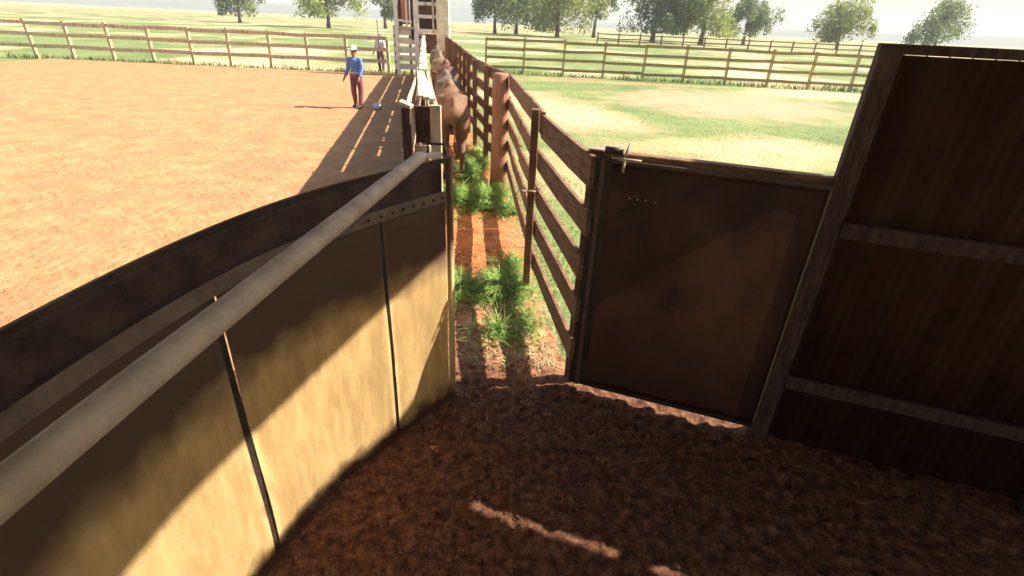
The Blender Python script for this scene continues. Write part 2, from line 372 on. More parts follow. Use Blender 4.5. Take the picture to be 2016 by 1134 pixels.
# two sheets cut to shape sunlight: gap lights the panel, eave bounds the streak
obj('roof_sheet', slab([(-7, 3.6), (2.50, 3.62), (2.33, 2.94), (2.08, 1.9), (1.9, 0.2), (1.9, -8), (-7, -8)]), 'roof', shed)
obj('roof_sheet', slab([(3.34, 3.9), (3.95, 3.8), (3.97, 2.745), (9, 1.02), (9, -8), (1.95, -8), (1.95, 0.2), (2.80, 1.9), (3.03, 2.72), (3.34, 3.25)]), 'roof', shed)
for px_, py_ in ((-6.5, -1.5), (-6.5, -7.5), (0.6, -7.5), (8.5, -7.5), (8.5, 0.5), (4.6, 1.0), (0.6, -1.5)):
    bm = B(); beam(bm, (px_, py_, -0.1), (px_, py_, ZR-0.01), 0.18, 0.18); obj('post', bm, 'post', shed)
bm = B(); beam(bm, (-6.6, -1.5, ZR-0.11), (8.6, -1.5, ZR-0.11), 0.12, 0.2); obj('purlin', bm, 'post', shed)

# ------------------------------------------------------------------ right hand race fence
rf = tag(empty('race_fence', (FEN[0][0], FEN[0][1], 0)), 'brown five board cattle fence between the red soil race and the green pasture', 'fence')
def wpart(name, bm, m, parent, smooth=False):
    """part modelled in world coordinates"""
    o = obj(name, bm, m, parent, smooth)
    o.matrix_parent_inverse = Matrix.Translation(-parent.location)
    return o
TOPS = [1.80, 1.45, 1.11, 0.78, 0.43]
stations = [3.27, 4.76, 6.6, 8.64, 10.1, 11.65, 13.2, 14.8, 16.5, 18.3, 20.1, 21.9, 23.7, 25.5, 27.2]
for j, (y0, y1) in enumerate(zip(stations, stations[1:])):
    for k, zt in enumerate(TOPS):
        bm = B()
        off = 0.075
        h = 0.175 if k else 0.20
        p = V((fx(y0)+off, y0-0.02 if j else y0+0.05, zt-h/2+random.uniform(-.012, .012))); q = V((fx(y1)+off, y1-0.035, zt-h/2+random.uniform(-.012, .012)))
        if j == 0: p = V((0.472, 3.165, p.z))
        beam(bm, p, q, 0.032, h, wob=0.012, seg=6, bev=0.1)
        wpart('board', bm, 'plank', rf)
for j, y in enumerate(stations):
    if j == 0 or j == 2: continue
    bm = B()
    if j == 3:
        tube(bm, [(fx(y)-0.07, y, z) for z in (-0.1, 0.3, 0.8, 1.2, 1.55, 1.78, 1.80)], [0.145, 0.142, 0.138, 0.136, 0.134, 0.13, 0.10], 18, wob=0.10)
        o = wpart('post', bm, 'redpost', rf, True); o['label'] = 'thick round red dusted post'
    elif j == 1:
        beam(bm, (0.145, y, -0.1), (0.14, y, 1.83), 0.085, 0.07, up=V((1, 0, 0)), wob=0.006, seg=6)
        wpart('post', bm, 'post', rf)
    else:
        beam(bm, (fx(y), y, -0.1), (fx(y)+random.uniform(-.015, .015), y, 1.80+random.uniform(-.03, .04)), 0.10, 0.10, up=V((1, 0, 0)), wob=0.008, seg=5)
        wpart('post', bm, 'post', rf)
# wire tie round the slim post
bm = B(); tube(bm, [(0.145+0.075*math.cos(a), 4.76+0.065*math.sin(a), 1.09+0.01*math.sin(3*a)) for a in [i*math.pi/8 for i in range(17)]], 0.007, 6)
tube(bm, [(0.09, 4.70, 1.09), (0.03, 4.66, 1.12), (0.0, 4.68, 1.07)], 0.005, 6)
wpart('wire_tie', bm, 'pipe', rf, True)

# ------------------------------------------------------------------ gate post and rusty sheet gate on the right
gp = tag(empty('gate_post', G0), 'tall weathered brown timber post where the board fence meets the rusty gate', 'post')
bm = B(); beam(bm, (G0.x+0.03, G0.y+0.075, -0.1), (G0.x+0.03, G0.y+0.075, 1.81), 0.08, 0.09, up=GD, wob=0.01, seg=8)
o = wpart('post_shaft', bm, 'plank', gp)
bm = B(); beam(bm, (G0.x+0.03, G0.y+0.075, 1.812), (G0.x+0.03, G0.y+0.075, 1.822), 0.08, 0.10, up=GD)
wpart('cap_plate', bm, 'bar', gp)

gt = tag(empty('sheet_gate', G0+GD*0.07), 'rusty dark brown sheet steel gate with a timber rail along its top', 'gate')
def gpt(u, z, off=0.0): p = G0+GD*u+GN*off; return (p.x, p.y, z)
bm = B(); beam(bm, gpt(0.036, 0.05), gpt(0.036, 1.79), 0.030, 0.06, up=GD); wpart('stile', bm, 'black', gt)
bm = B(); beam(bm, gpt(0.072, 0.05, 0.015), gpt(0.072, 1.79, 0.015), 0.022, 0.03, up=GD); wpart('stile', bm, 'rim', gt)
bm = B(); beam(bm, gpt(0.105, 0.05, 0), gpt(0.105, 1.785, 0), 0.034, 0.05, up=GD); wpart('stile', bm, 'black', gt)
# slightly dented sheet
bm = B(); nu, nz_ = 60, 50; g = []
for j in range(nz_+1):
    row = []
    for i in range(nu+1):
        u = 0.118+1.21*i/nu; z = 0.09+1.67*j/nz_
        d = 0.010*noise.noise(V((u*2.2, z*1.8, 4)))+0.003*noise.noise(V((u*7, z*6, 2)))
        row.append(bm.verts.new(gpt(u, z, d+0.012)))
    g.append(row)
for j in range(nz_):
    for i in range(nu): bm.faces.new((g[j][i], g[j][i+1], g[j+1][i+1], g[j+1][i]))
bmesh.ops.solidify(bm, geom=bm.faces[:], thickness=0.004)
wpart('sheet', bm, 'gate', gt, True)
bm = B(); beam(bm, gpt(0.06, 1.80, -0.035), gpt(1.36, 1.80, -0.035), 0.075, 0.05, wob=0.01, seg=8); wpart('top_rail', bm, 'plank', gt)
bm = B(); beam(bm, gpt(0.125, 1.774, 0.02), gpt(1.34, 1.774, 0.02), 0.022, 0.024); wpart('top_angle', bm, 'gate', gt)
bm = B(); beam(bm, gpt(0.125, 0.075, 0.02), gpt(1.34, 0.075, 0.02), 0.03, 0.03); wpart('bottom_angle', bm, 'black', gt)
bm = B()
bm.free()
for u in (0.26, 0.31, 0.36, 0.42): bm = B(); ell(bm, gpt(u, 1.565-u*0.02, 0.026), (0.006, 0.006, 0.006), seg=8); wpart('rivet', bm, 'pipe', gt, True)
bm = B(); tube(bm, [gpt(0.07, 1.835, 0.0), gpt(0.18, 1.835, 0.0)], 0.022, 10); o = wpart('latch', bm, 'black', gt, True)
bm = B(); tube(bm, [gpt(0.16, 1.80, 0.03), gpt(0.19, 1.80, 0.035), gpt(0.205, 1.83, 0.03), gpt(0.215, 1.89, 0.0)], 0.008, 8); b2 = wpart('latch_bolt', bm, 'bar', gt, True)
bm = B(); tube(bm, [gpt(0.12, 1.80, 0.045), gpt(0.30, 1.80, 0.045)], 0.006, 8); tube(bm, [gpt(0.2, 1.80, 0.045), gpt(0.2, 1.72, 0.045)], 0.008, 8); wpart('latch_rod', bm, 'pipe', gt, True)

# added taller sheet wall farther right, height set to bound the floor's sun streak
tw = tag(empty('sheet_wall', G0+GD*1.36), 'added tall dark brown rusted sheet steel wall to the right of the gate', 'wall')
bm = B(); beam(bm, gpt(1.385, -0.1, -0.01), gpt(1.385, 2.48, -0.01), 0.10, 0.10, up=GD, wob=0.006, seg=6); wpart('post', bm, 'darkwood', tw)
bm = B(); n = 400; lo, hi = [], []
for i in range(n+1):
    u = 1.44+3.4*i/n; o_ = 0.012*math.sin(u*2*math.pi/0.19)**3
    lo.append(bm.verts.new(gpt(u, -0.06, o_))); hi.append(bm.verts.new(gpt(u, 2.44, o_)))
for i in range(n): bm.faces.new((lo[i], lo[i+1], hi[i+1], hi[i]))
bmesh.ops.solidify(bm, geom=bm.faces[:], thickness=0.003)
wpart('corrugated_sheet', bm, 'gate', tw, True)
bm = B(); beam(bm, gpt(1.33, 2.465, 0), gpt(4.9, 2.465, 0), 0.07, 0.045, wob=0.006, seg=8); wpart('top_rail', bm, 'darkwood', tw)
for z in (0.5, 1.55):
    bm = B(); beam(bm, gpt(1.44, z, 0.035), gpt(4.85, z, 0.035), 0.035, 0.09, wob=0.006, seg=8); wpart('rail', bm, 'darkwood', tw)
bm = B(); beam(bm, gpt(2.9, -0.1, 0.09), gpt(2.9, 2.44, 0.09), 0.09, 0.09, up=GD, wob=0.006, seg=6); wpart('post', bm, 'darkwood', tw)

# ------------------------------------------------------------------ curved steel panel on the left
CP = [(-0.42, 2.97), (-0.56, 2.79), (-0.71, 2.58), (-0.87, 2.34), (-1.02, 2.05), (-1.14, 1.70), (-1.22, 1.30), (-1.26, 0.85), (-1.26, 0.3), (-1.22, -0.4)]
def catmull(P, n=10):
    out = []; Q = [P[0]]+P+[P[-1]]
    for i in range(1, len(Q)-2):
        for k in range(n):
            t = k/n; a, b, c, d = (V((*Q[i-1], 0)), V((*Q[i], 0)), V((*Q[i+1], 0)), V((*Q[i+2], 0)))
            out.append(0.5*((2*b)+(c-a)*t+(2*a-5*b+4*c-d)*t*t+(3*b-a-3*c+d)*t**3))
    out.append(V((*P[-1], 0))); return out
CC = catmull(CP, 10)
def cnorm(i):
    d = (CC[min(i+1, len(CC)-1)]-CC[max(i-1, 0)]).normalized(); return V((-d.y, d.x, 0))  # towards pen
pn = tag(empty('curved_panel', (CP[0][0], CP[0][1], 0)), 'curved dusty steel panel of the crowding pen, bare tan metal with a dark vertical seam', 'panel')
def strip(i0, i1, z0, z1, off, th, dent=0.0, nz=1, z0b=None):
    bm = B(); g = []
    for j in range(nz+1):
        row = []
        for i in range(i0, i1+1):
            z = z0+(z1-z0)*j/nz
            c = CC[i]+cnorm(i)*(off+dent*noise.noise(V((i*0.12, z*1.5, 0)))); row.append(bm.verts.new((c.x, c.y, z)))
        g.append(row)
    for j in range(nz):
        for i in range(i1-i0): bm.faces.new((g[j][i], g[j][i+1], g[j+1][i+1], g[j+1][i]))
    bmesh.ops.solidify(bm, geom=bm.faces[:], thickness=th)
    return bm
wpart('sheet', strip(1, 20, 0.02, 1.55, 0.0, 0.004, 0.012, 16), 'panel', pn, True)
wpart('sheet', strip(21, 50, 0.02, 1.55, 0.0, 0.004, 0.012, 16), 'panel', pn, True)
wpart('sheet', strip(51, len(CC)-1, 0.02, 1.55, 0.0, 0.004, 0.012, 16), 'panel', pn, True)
wpart('upper_sheet', strip(1, len(CC)-1, 1.552, 1.77, -0.03, 0.004, 0.006, 4), 'rim', pn, True)  # dark rim steel here paints in the shade below the rim
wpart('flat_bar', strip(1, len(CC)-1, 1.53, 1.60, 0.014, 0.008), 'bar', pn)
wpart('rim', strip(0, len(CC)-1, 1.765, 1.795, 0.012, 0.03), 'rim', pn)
wpart('rim_lip', strip(0, len(CC)-1, 1.797, 1.803, 0.03, 0.06), 'bar', pn)
wpart('foot_bar', strip(1, len(CC)-1, 0.0, 0.05, 0.010, 0.006), 'panel', pn)
bm = B()
for i in range(3, 26, 3):
    c = CC[i]+cnorm(i)*0.021; bm = B(); ell(bm, (c.x, c.y, 1.565), (0.008, 0.008, 0.008), seg=8); wpart('bolt', bm, 'black', pn, True)
bm = B(); s_ = CC[20]*0.5+CC[21]*0.5-cnorm(20)*0.012
beam(bm, (s_.x, s_.y, 0.0), (s_.x, s_.y, 1.52), 0.03, 0.012, up=cnorm(20)); wpart('seam_strip', bm, 'black', pn)
bm = B(); s_ = CC[50]*0.5+CC[51]*0.5-cnorm(50)*0.012
beam(bm, (s_.x, s_.y, 0.0), (s_.x, s_.y, 1.52), 0.035, 0.012, up=cnorm(50)); wpart('seam_strip', bm, 'black', pn)
bm = B(); tube(bm, [(-0.405, 2.99, -0.05), (-0.405, 2.99, 1.80)], 0.022, 14); wpart('end_tube', bm, 'panel', pn, True)
# black loop bracket on top of the corner
bm = B(); tube(bm, [(-0.53, 3.0, 1.80), (-0.53, 3.0, 1.86), (-0.43, 3.0, 1.86), (-0.43, 3.0, 1.80)], 0.008, 8)
wpart('loop_bracket', bm, 'black', pn, True)

# long pipe lever
pl = tag(empty('pipe_lever', (-0.50, 2.72, 1.85)), 'dusty grey round pipe lever running back from the top corner of the curved panel', 'lever')
bm = B(); tube(bm, [(-0.515, 2.76, 1.845), (-0.52, 2.70, 1.85), (-0.56, 2.2, 1.86), (-0.61, 1.55, 1.875), (-0.68, 0.7, 1.89), (-0.75, -0.2, 1.90)], [0.018, 0.031, 0.033, 0.033, 0.033, 0.033], 18)
wpart('tube', bm, 'pipe', pl, True)
bm = B(); beam(bm, (-0.515, 2.79, 1.835), (-0.445, 2.90, 1.825), 0.045, 0.022); beam(bm, (-0.52, 2.765, 1.85), (-0.50, 2.78, 1.885), 0.03, 0.01)
wpart('end_lug', bm, 'pipe', pl)

# ------------------------------------------------------------------ left race wall of bleached timber
lw = tag(empty('race_wall', (-0.7, 4.95, 0)), 'bleached pale timber wall of the cattle race, dark hollow at its near end', 'wall')
WT = [1.79, 1.50, 1.18, 0.80, 0.42]
# main single run of boards and posts from Y=9.3 to the chute
y0 = 9.3
ysn = [9.3, 11.2, 13.1, 15.0, 16.9, 18.8, 20.7, 22.6, 24.5, 26.9]
for a, b in zip(ysn, ysn[1:]):
    for zt, h in ((1.80, 0.285), (1.43, 0.43), (0.915, 0.38), (0.45, 0.38)):
        bm = B(); beam(bm, (wx(a)-0.06, a, zt-h/2), (wx(b)-0.06, b, zt-h/2), 0.045, h, wob=0.008, seg=4); wpart('board', bm, 'pale', lw)
for y in ysn[:-1]:
    bm = B(); beam(bm, (wx(y)-0.13, y, -0.1), (wx(y)-0.13, y, 1.86), 0.10, 0.10, up=V((1, 0, 0)), wob=0.01, seg=4); wpart('post', bm, 'pale', lw)
bm = B(); beam(bm, (wx(8.2)-0.10, 8.2, 1.83), (wx(26.8)-0.10, 26.8, 1.83), 0.13, 0.035, wob=0.02, seg=24); wpart('cap_plank', bm, 'pale', lw)
# wedge shaped near end
for (xa, xb, nme) in ((-0.79, wx(9.3)-0.05, 'r'), (-1.06, wx(9.3)-0.16, 'l')):
    for zt, h in ((1.79, 0.275), (1.43, 0.435), (0.91, 0.38), (0.45, 0.38)):
        bm = B(); beam(bm, (xa, 5.0, zt-h/2), (xb, 9.28, zt-h/2), 0.035, h, wob=0.006, seg=6); wpart('board', bm, 'pale', lw)
for k, (xa, xb) in enumerate(((-0.86, wx(9.2)-0.08), (-0.935, wx(9.2)-0.1), (-1.01, wx(9.2)-0.13))):
    bm = B(); beam(bm, (xa, 5.25+0.1*k, 1.80), (xb, 8.9, 1.805+0.004*k), 0.06, 0.03, wob=0.01, seg=5, taper=0.5); wpart('cap_plank', bm, 'pale', lw)
bm = B(); beam(bm, (-0.785, 4.93, -0.1), (-0.785, 4.93, 1.80), 0.10, 0.05, up=V((0, 1, 0)), wob=0.006, seg=5); wpart('post', bm, 'pale', lw)
bm = B(); beam(bm, (-1.055, 4.93, -0.1), (-1.05, 4.93, 1.76), 0.085, 0.09, up=V((0, 1, 0)), wob=0.01, seg=5); o = wpart('post', bm, 'darkwood', lw); o['label'] = 'dark post'  # left end post in darker timber than the right one
bm = B(); beam(bm, (-1.06, 4.93, 1.785), (-1.05, 4.93, 1.81), 0.12, 0.12, up=V((0, 1, 0))); wpart('post_cap', bm, 'pale', lw)
bm = B(); beam(bm, (-1.0, 5.05, 1.60), (-0.85, 5.05, 1.60), 0.03, 0.34); wpart('hollow_shade_board', bm, 'darkwood', lw)  # dark board painted in as the shade inside the hollow end
bm = B(); beam(bm, (-0.93, 4.98, -0.1), (-0.93, 4.98, 1.42), 0.15, 0.03, up=V((0, 1, 0))); wpart('end_board', bm, 'pale', lw)

# ------------------------------------------------------------------ loading chute tower at the race's end
YT = 27.4
tw2 = tag(empty('chute_tower', (-4.95, YT, 0)), 'tall timber chute with rungs and a cream pillar closing the far end of the race', 'chute')
def tpost(x, w_, z0, z1, m, name='post', y=YT, d=None, lab=None):
    bm = B(); beam(bm, (x, y, z0), (x, y, z1), w_, d or w_, up=V((0, 1, 0)), wob=0.008, seg=6); o = wpart(name, bm, m, tw2)
    if lab: o['label'] = lab
    return o
tpost(-5.78, 0.16, -0.1, 4.2, 'white'); tpost(-5.60, 0.15, 2.1, 4.2, 'darkwood', y=YT+0.1)
tpost(-4.82, 0.20, -0.1, 4.3, 'white'); tpost(-5.03, 0.13, 1.6, 4.2, 'darkwood', y=YT+0.08)
bm = B(); beam(bm, (-5.33, YT+0.05, 2.25), (-5.33, YT+0.05, 4.15), 0.40, 0.03, up=V((0, 1, 0))); wpart('rust_panel', bm, 'rust', tw2)
# cream pillar of stacked courses
bm = B(); z = -0.05
while z < 4.2:
    j = random.uniform(-.012, .012); beam(bm, (-3.52+j, YT, z), (-3.52+j, YT, z+0.315), 0.60, 0.42, up=V((0, 1, 0)), bev=0.06); z += 0.33
wpart('pillar', bm, 'cream', tw2)
for z, h, m_ in ((3.15, 0.14, 'white'), (2.62, 0.15, 'white'), (1.98, 0.16, 'white'), (4.1, 0.2, 'pale')):
    bm = B(); beam(bm, (-4.75, YT-0.06, z), (-3.8, YT-0.06, z), 0.06, h, wob=0.01, seg=4); wpart('rung', bm, m_, tw2)
for z0, z1, m_ in ((2.08, 2.5, 'darkwood'), (3.25, 3.95, 'darkwood'), (1.0, 1.88, 'plank')):
    bm = B(); beam(bm, (-4.27, YT+0.2, z0), (-4.27, YT+0.2, z1), 0.9, 0.05, up=V((0, 1, 0)), wob=0.01, seg=2); wpart('gate_board', bm, m_, tw2)
tpost(-3.98, 0.09, 1.9, 4.2, 'pale', y=YT-0.1)
bm = B(); beam(bm, (-6.0, YT, 4.3), (-3.1, YT, 4.3), 0.2, 0.2); wpart('head_beam', bm, 'plank', tw2)
bm = B(); beam(bm, (-5.95, YT, 2.13), (-4.95, YT, 2.10), 0.12, 0.10, wob=0.01, seg=4); wpart('rung', bm, 'pale', tw2)
tpost(-5.27, 0.08, 2.15, 4.2, 'white', y=YT-0.02)
bm = B(); beam(bm, (-4.27, YT+0.3, 2.5), (-4.27, YT+0.3, 4.05), 0.95, 0.03, up=V((0, 1, 0))); wpart('back_board', bm, 'plank', tw2)
bm = B(); beam(bm, (-5.62, YT-0.10, 2.42), (-5.02, YT-0.10, 2.36), 0.05, 0.10, wob=0.01, seg=4); wpart('rung', bm, 'white', tw2)
for ch in tw2.children: ch.matrix_parent_inverse = Matrix.Translation((4.6, -YT, 0))
# board stack left of the tower
hb = tag(empty('board_hurdle', (-5.7, YT+.3, 0)), 'short stack of wide whitewashed boards left of the tall chute at the yard end', 'fence')
for z, h in ((1.95, 0.30), (1.54, 0.26), (1.15, 0.27), (0.76, 0.26), (0.36, 0.26)):
    bm = B(); beam(bm, (-6.35, YT+.15, z+random.uniform(-.03, .03)), (-4.98, YT+.15, z+random.uniform(-.04, .04)), 0.05, h, wob=0.02, seg=5); wpart('board', bm, 'white', hb)
for x in (-6.3, -5.55, -5.05):
    bm = B(); beam(bm, (x, YT+.24, -0.1), (x, YT+.24, 2.1), 0.11, 0.10, up=V((0, 1, 0)), wob=0.01, seg=4); wpart('post', bm, 'plank', hb)

# ------------------------------------------------------------------ pasture fences
def board_fence(name, label, pts, zs, bh, pm, bmname, side=-1, pw=0.14, ph=1.80, group=None):
    e = tag(empty(name, (pts[0][0], pts[0][1], 0)), label, 'fence', group)
    for (a, b) in zip(pts, pts[1:]):
        for z in zs:
            bm = B(); y_ = side*0.09
            beam(bm, (a[0], a[1]+y_, z-bh/2+random.uniform(-.03, .03)), (b[0]-0.01, b[1]+y_, z-bh/2+random.uniform(-.03, .03)), 0.035, bh, wob=0.012, seg=3); wpart('board', bm, bmname, e)
    for p in pts:
        bm = B(); beam(bm, (p[0], p[1], -0.15), (p[0]+random.uniform(-.05, .05), p[1]+random.uniform(-.04, .04), ph+random.uniform(-.05, .06)), pw, pw, up=V((0, 1, 0)), wob=0.015, seg=4); wpart('post', bm, pm, e)
    return e
px_ = [(-2.06, 31.4)]
while px_[-1][0] < 38: px_.append((px_[-1][0]+2.2+random.uniform(-.06, .06), px_[-1][1]-0.2+random.uniform(-.03, .03)))
board_fence('pasture_fence', 'sun bleached four board fence crossing the far side of the pasture', px_, (1.76, 1.32, 0.86, 0.38), 0.15, 'farpost', 'farwood')
px_ = [(12.0, 92.0)]
while px_[-1][0] < 100: px_.append((px_[-1][0]+3.4, px_[-1][1]-0.25))
board_fence('paddock_fence', 'distant dark two rail fence beyond the pasture, below the trees', px_, (1.65, 1.0), 0.16, 'plank', 'plank', pw=0.2)
px_ = [(-6.75, 27.9)]
while px_[-1][0] > -27: px_.append((px_[-1][0]-2.0+random.uniform(-.1, .1), px_[-1][1]+0.02))
board_fence('yard_fence', 'pale board fence with weeds at its foot behind the orange dirt yard', px_[::-1], (1.66, 1.15, 0.62), 0.17, 'farpost', 'pale', side=-1, ph=1.72)

# ------------------------------------------------------------------ grass
def blades(name, spots, m, label, cat, hr, wr, lean=0.5, kind='stuff', segs=3):
    bm = B()
    for (x, y, z, hs) in spots:
        h = random.uniform(*hr)*hs; w_ = random.uniform(*wr); a = random.uniform(0, 6.283)
        d = V((math.cos(a), math.sin(a), 0)); s = V((-d.y, d.x, 0)); l = random.uniform(0.1, lean)*h
        prev = None
        for k in range(segs+1):
            t = k/segs; c = V((x, y, z))+d*l*t*t*1.3+V((0, 0, h*(t-0.25*t*t*lean)))
            ww = w_*(1-t)**0.7
            if k == segs: cur = (bm.verts.new(c),)
            else: cur = (bm.verts.new(c-s*ww), bm.verts.new(c+s*ww))
            if prev:
                if len(cur) == 1: bm.faces.new((prev[0], prev[1], cur[0]))
                else: bm.faces.new((prev[0], prev[1], cur[1], cur[0]))
            prev = cur
    o = obj(name, bm, m); tag(o, label, cat, kind=kind); return o
def blob(cx, cy, rx, ry, n, pw=1.0):
    out = []
    while len(out) < n:
        a = random.uniform(0, 6.283); r = abs(random.gauss(0, 0.55))
        x = cx+math.cos(a)*r*rx; y = cy+math.sin(a)*r*ry
        k = noise.noise(V((x*3.1, y*3.1, 2)))
        k += 0.7*noise.noise(V((x*8, y*8, 6)))
        if k < -0.05 and random.random() < 0.85: continue
        if x > fx(y)+0.12 or x < wx(y)+0.02: continue
        out.append((x, y, bump(x, y)-0.005, max(0.35, 1.25-r*0.7+0.5*k)))
    return out
sp = blob(-0.10, 4.75, 0.36, 0.42, 2000)+blob(-0.50, 4.7, 0.28, 0.34, 1100)+blob(0.14, 4.1, 0.14, 0.5, 320)+blob(0.02, 5.3, 0.14, 0.4, 350)+blob(-0.1, 3.9, 0.3, 0.4, 200)
blades('weeds', sp, 'blade', 'clump of green weeds across the race beside the slim fence post', 'weeds', (0.05, 0.22), (0.003, 0.010), 1.7)
sp = blob(-0.50, 7.8, 0.38, 0.8, 2400)+blob(-0.82, 9.9, 0.25, 2.2, 2400)+blob(-0.95, 7.7, 0.25, 0.5, 900)+blob(-0.12, 7.2, 0.16, 0.4, 400)
blades('weeds', sp, 'blade', 'long clump of bright green weeds at the foot of the thick red post', 'weeds', (0.06, 0.30), (0.005, 0.014), 1.7)
# dry straw and low grass along the fence foot
sp = []
for _ in range(60):
    y = random.uniform(2.6, 3.4); x = random.uniform(-1.0, 1.3); sp.append((x, y, bump(x, y)-.003, 0.3))
for _ in range(2600):
    y = 3.35+random.random()**1.3*9; x = fx(y)+random.gauss(0.0, 0.13)
    sp.append((x, y, -0.02, 0.8))
for _ in range(2600):
    y = random.uniform(3.4, 4.6) if random.random() < .7 else random.uniform(5.2, 7.0); x = random.uniform(wx(y)+.15, 0.4); sp.append((x, y, bump(x, y)-.004, 0.45))
M['straw'] = plain('dry_straw', (0.55, 0.46, 0.27), 0.8, 0.35, bump=0, trans=0.3)
blades('dry_grass', sp, 'straw', 'thin dry straw coloured grass along the foot of the race fence', 'grass', (0.04, 0.14), (0.002, 0.005), 1.6)
# short turf of the pasture: small blades, thinning with distance
sp = []
while len(sp) < 42000:
    y = 3.4+random.random()**1.7*26; x = fx(min(y, 27))+0.12+random.random()**1.2*(4+y*0.85)
    k = noise.noise(V((x*0.5, y*0.5, 9)))+0.5*noise.noise(V((x*2.5, y*2.5, 2)))
    if k < -0.1 and random.random() < 0.85: continue
    if math.hypot((x-8.5)/5.5, (y-22)/5.5) < 1 and random.random() < 0.9: continue
    sp.append((x, y, gz(x, y)-0.003, (0.6+0.6*max(0, k))*(1+y*0.03)))
blades('pasture_grass', sp, 'turf', 'short sunlit turf of the pasture right of the race fence', 'grass', (0.02, 0.055), (0.004, 0.009), 1.5, segs=2)
# weeds at the foot of the far fences
sp = []
for _ in range(3500):
    if random.random() < 0.6: x = random.uniform(-2.5, 30); y = 31.5-0.09*(x+2)+random.gauss(0, 0.35); z = -0.03
    else: x = random.uniform(-26, -5.5); y = 27.9+random.gauss(0, 0.3); z = -0.06
    sp.append((x, y, z, 0.6+0.9*abs(noise.noise(V((x*0.8, y, 0))))))
blades('fence_weeds', sp, 'turf', 'rank yellow green grass at the feet of the far board fences', 'grass', (0.12, 0.5), (0.012, 0.03), 1.0)

# ------------------------------------------------------------------ trees
def tree(name, x, y, h, r, clear, leaf, label, group=None, lean=0.0, nl=5200, droop=0.0, seed=0, size=0.30):
    rnd = random.Random(seed)
    e = tag(empty(name, (x, y, -0.05)), label, 'tree', group)
    bm = B(); pts = []; rad = []
    for k in range(8):
        t = k/7; pts.append(V((lean*h*t*t+0.25*noise.noise(V((seed, t*2, 0))), 0.25*noise.noise(V((seed, t*2, 5))), h*0.8*t))); rad.append(0.028*h*(1-t)**0.8+0.03)
    rad[0] *= 1.3
    tube(bm, pts, rad, 9)
    ends = []
    for k in range(9):
        t = clear+(0.95-clear)*k/9; i = min(6, int(t*7)); base = pts[i].lerp(pts[i+1], t*7-i)
        a = rnd.uniform(0, 6.283); L = r*rnd.uniform(0.55, 0.95)*(1.15-t*0.5)
        p1 = base+V((math.cos(a)*L*0.5, math.sin(a)*L*0.5, L*0.35)); p2 = base+V((math.cos(a)*L, math.sin(a)*L, L*(0.55-droop)))
        tube(bm, [base, p1, p2], [0.012*h*(1-t*0.6), 0.007*h, 0.03], 6); ends += [p1, p2]
    obj('trunk', bm, 'bark', e, True)
    bm = B(); cl = []
    for p in ends+[pts[-1], pts[-2]]:
        for _ in range(3):
            cl.append((p+V((rnd.gauss(0, r*0.20), rnd.gauss(0, r*0.20), rnd.gauss(0, r*0.16))), r*rnd.uniform(0.16, 0.32)))
    for _ in range(nl):
        c, rr = rnd.choice(cl); v = V((rnd.gauss(0, 1), rnd.gauss(0, 1), rnd.gauss(0, 0.8))).normalized()*rr*rnd.random()**0.35
        if droop: v.z = v.z*1.6-rr*droop
        p = c+v
        if p.z < h*clear*0.55: continue
        n = V((rnd.gauss(0, 1), rnd.gauss(0, 1), rnd.gauss(0.4, 1))).normalized(); a = n.orthogonal().normalized(); b = n.cross(a); s = size*rnd.uniform(0.6, 1.3)
        bm.faces.new([bm.verts.new(p+a*s*cx+b*s*cy*0.6) for cx, cy in ((-1, 0), (0, -1), (1, 0), (0, 1))])
    obj('crown', bm, leaf, e)
    return e
TR = 'trees beyond the pasture'
tree('tree', -7.5, 148, 14, 6.5, 0.30, 'leaf2', 'left grey green tree of the pair just right of the tall chute', TR, seed=1, nl=8000, droop=0.2)
tree('tree', -2.0, 150, 16, 8.0, 0.25, 'leaf2', 'grey green tree half hidden behind the bushy yellow green tree', TR, seed=2, nl=8000, droop=0.2)
tree('tree', 8.0, 135, 16, 10, 0.10, 'leaf1', 'broad bushy yellow green tree right of the chute pillar, lowest foliage of the row', TR, seed=3, nl=13000, droop=0.3)
tree('tree', 18.5, 150, 16, 4.8, 0.42, 'leaf2', 'slim dark tree with bare leaning trunk standing alone above the pasture fence', TR, lean=0.14, seed=4, nl=5200)
tree('tree', 29.5, 130, 17, 8, 0.20, 'leaf2', 'tall drooping dark green tree to the right of the slim leaning one', TR, seed=5, nl=12000, droop=0.5)
tree('tree', 39, 125, 17, 7.5, 0.18, 'leaf1', 'drooping yellow green tree next to the tall dark drooping one', TR, seed=6, nl=11000, droop=0.6)
tree('tree', -43.0, 125, 13, 8.0, 0.26, 'leaf1', 'yellow green tree above the yard fence, near the man in the blue shirt', TR, seed=7, nl=6500, droop=0.3)
tree('tree', -36.5, 150, 14, 3.6, 0.24, 'leaf2', 'narrow dark tree just left of the chute tower', TR, seed=8, droop=0.3)
tree('tree', 58.0, 150, 13, 6.5, 0.22, 'leaf2', 'dark green tree above the gate, right of the drooping pair', TR, seed=9, nl=6500, droop=0.3)
tree('tree', 80.0, 145, 12, 6.5, 0.22, 'leaf1', 'yellow green tree over the tall sheet wall', TR, seed=10, nl=6500, droop=0.3)
tree('tree', -70.0, 140, 12, 6.0, 0.2, 'leaf2', 'dark tree at far left beyond the dirt yard', TR, seed=11, droop=0.3)
tree('tree', 108.0, 150, 13, 7.0, 0.2, 'leaf2', 'rightmost dark tree peeping over the tall sheet wall', TR, seed=12, nl=6000, droop=0.3)

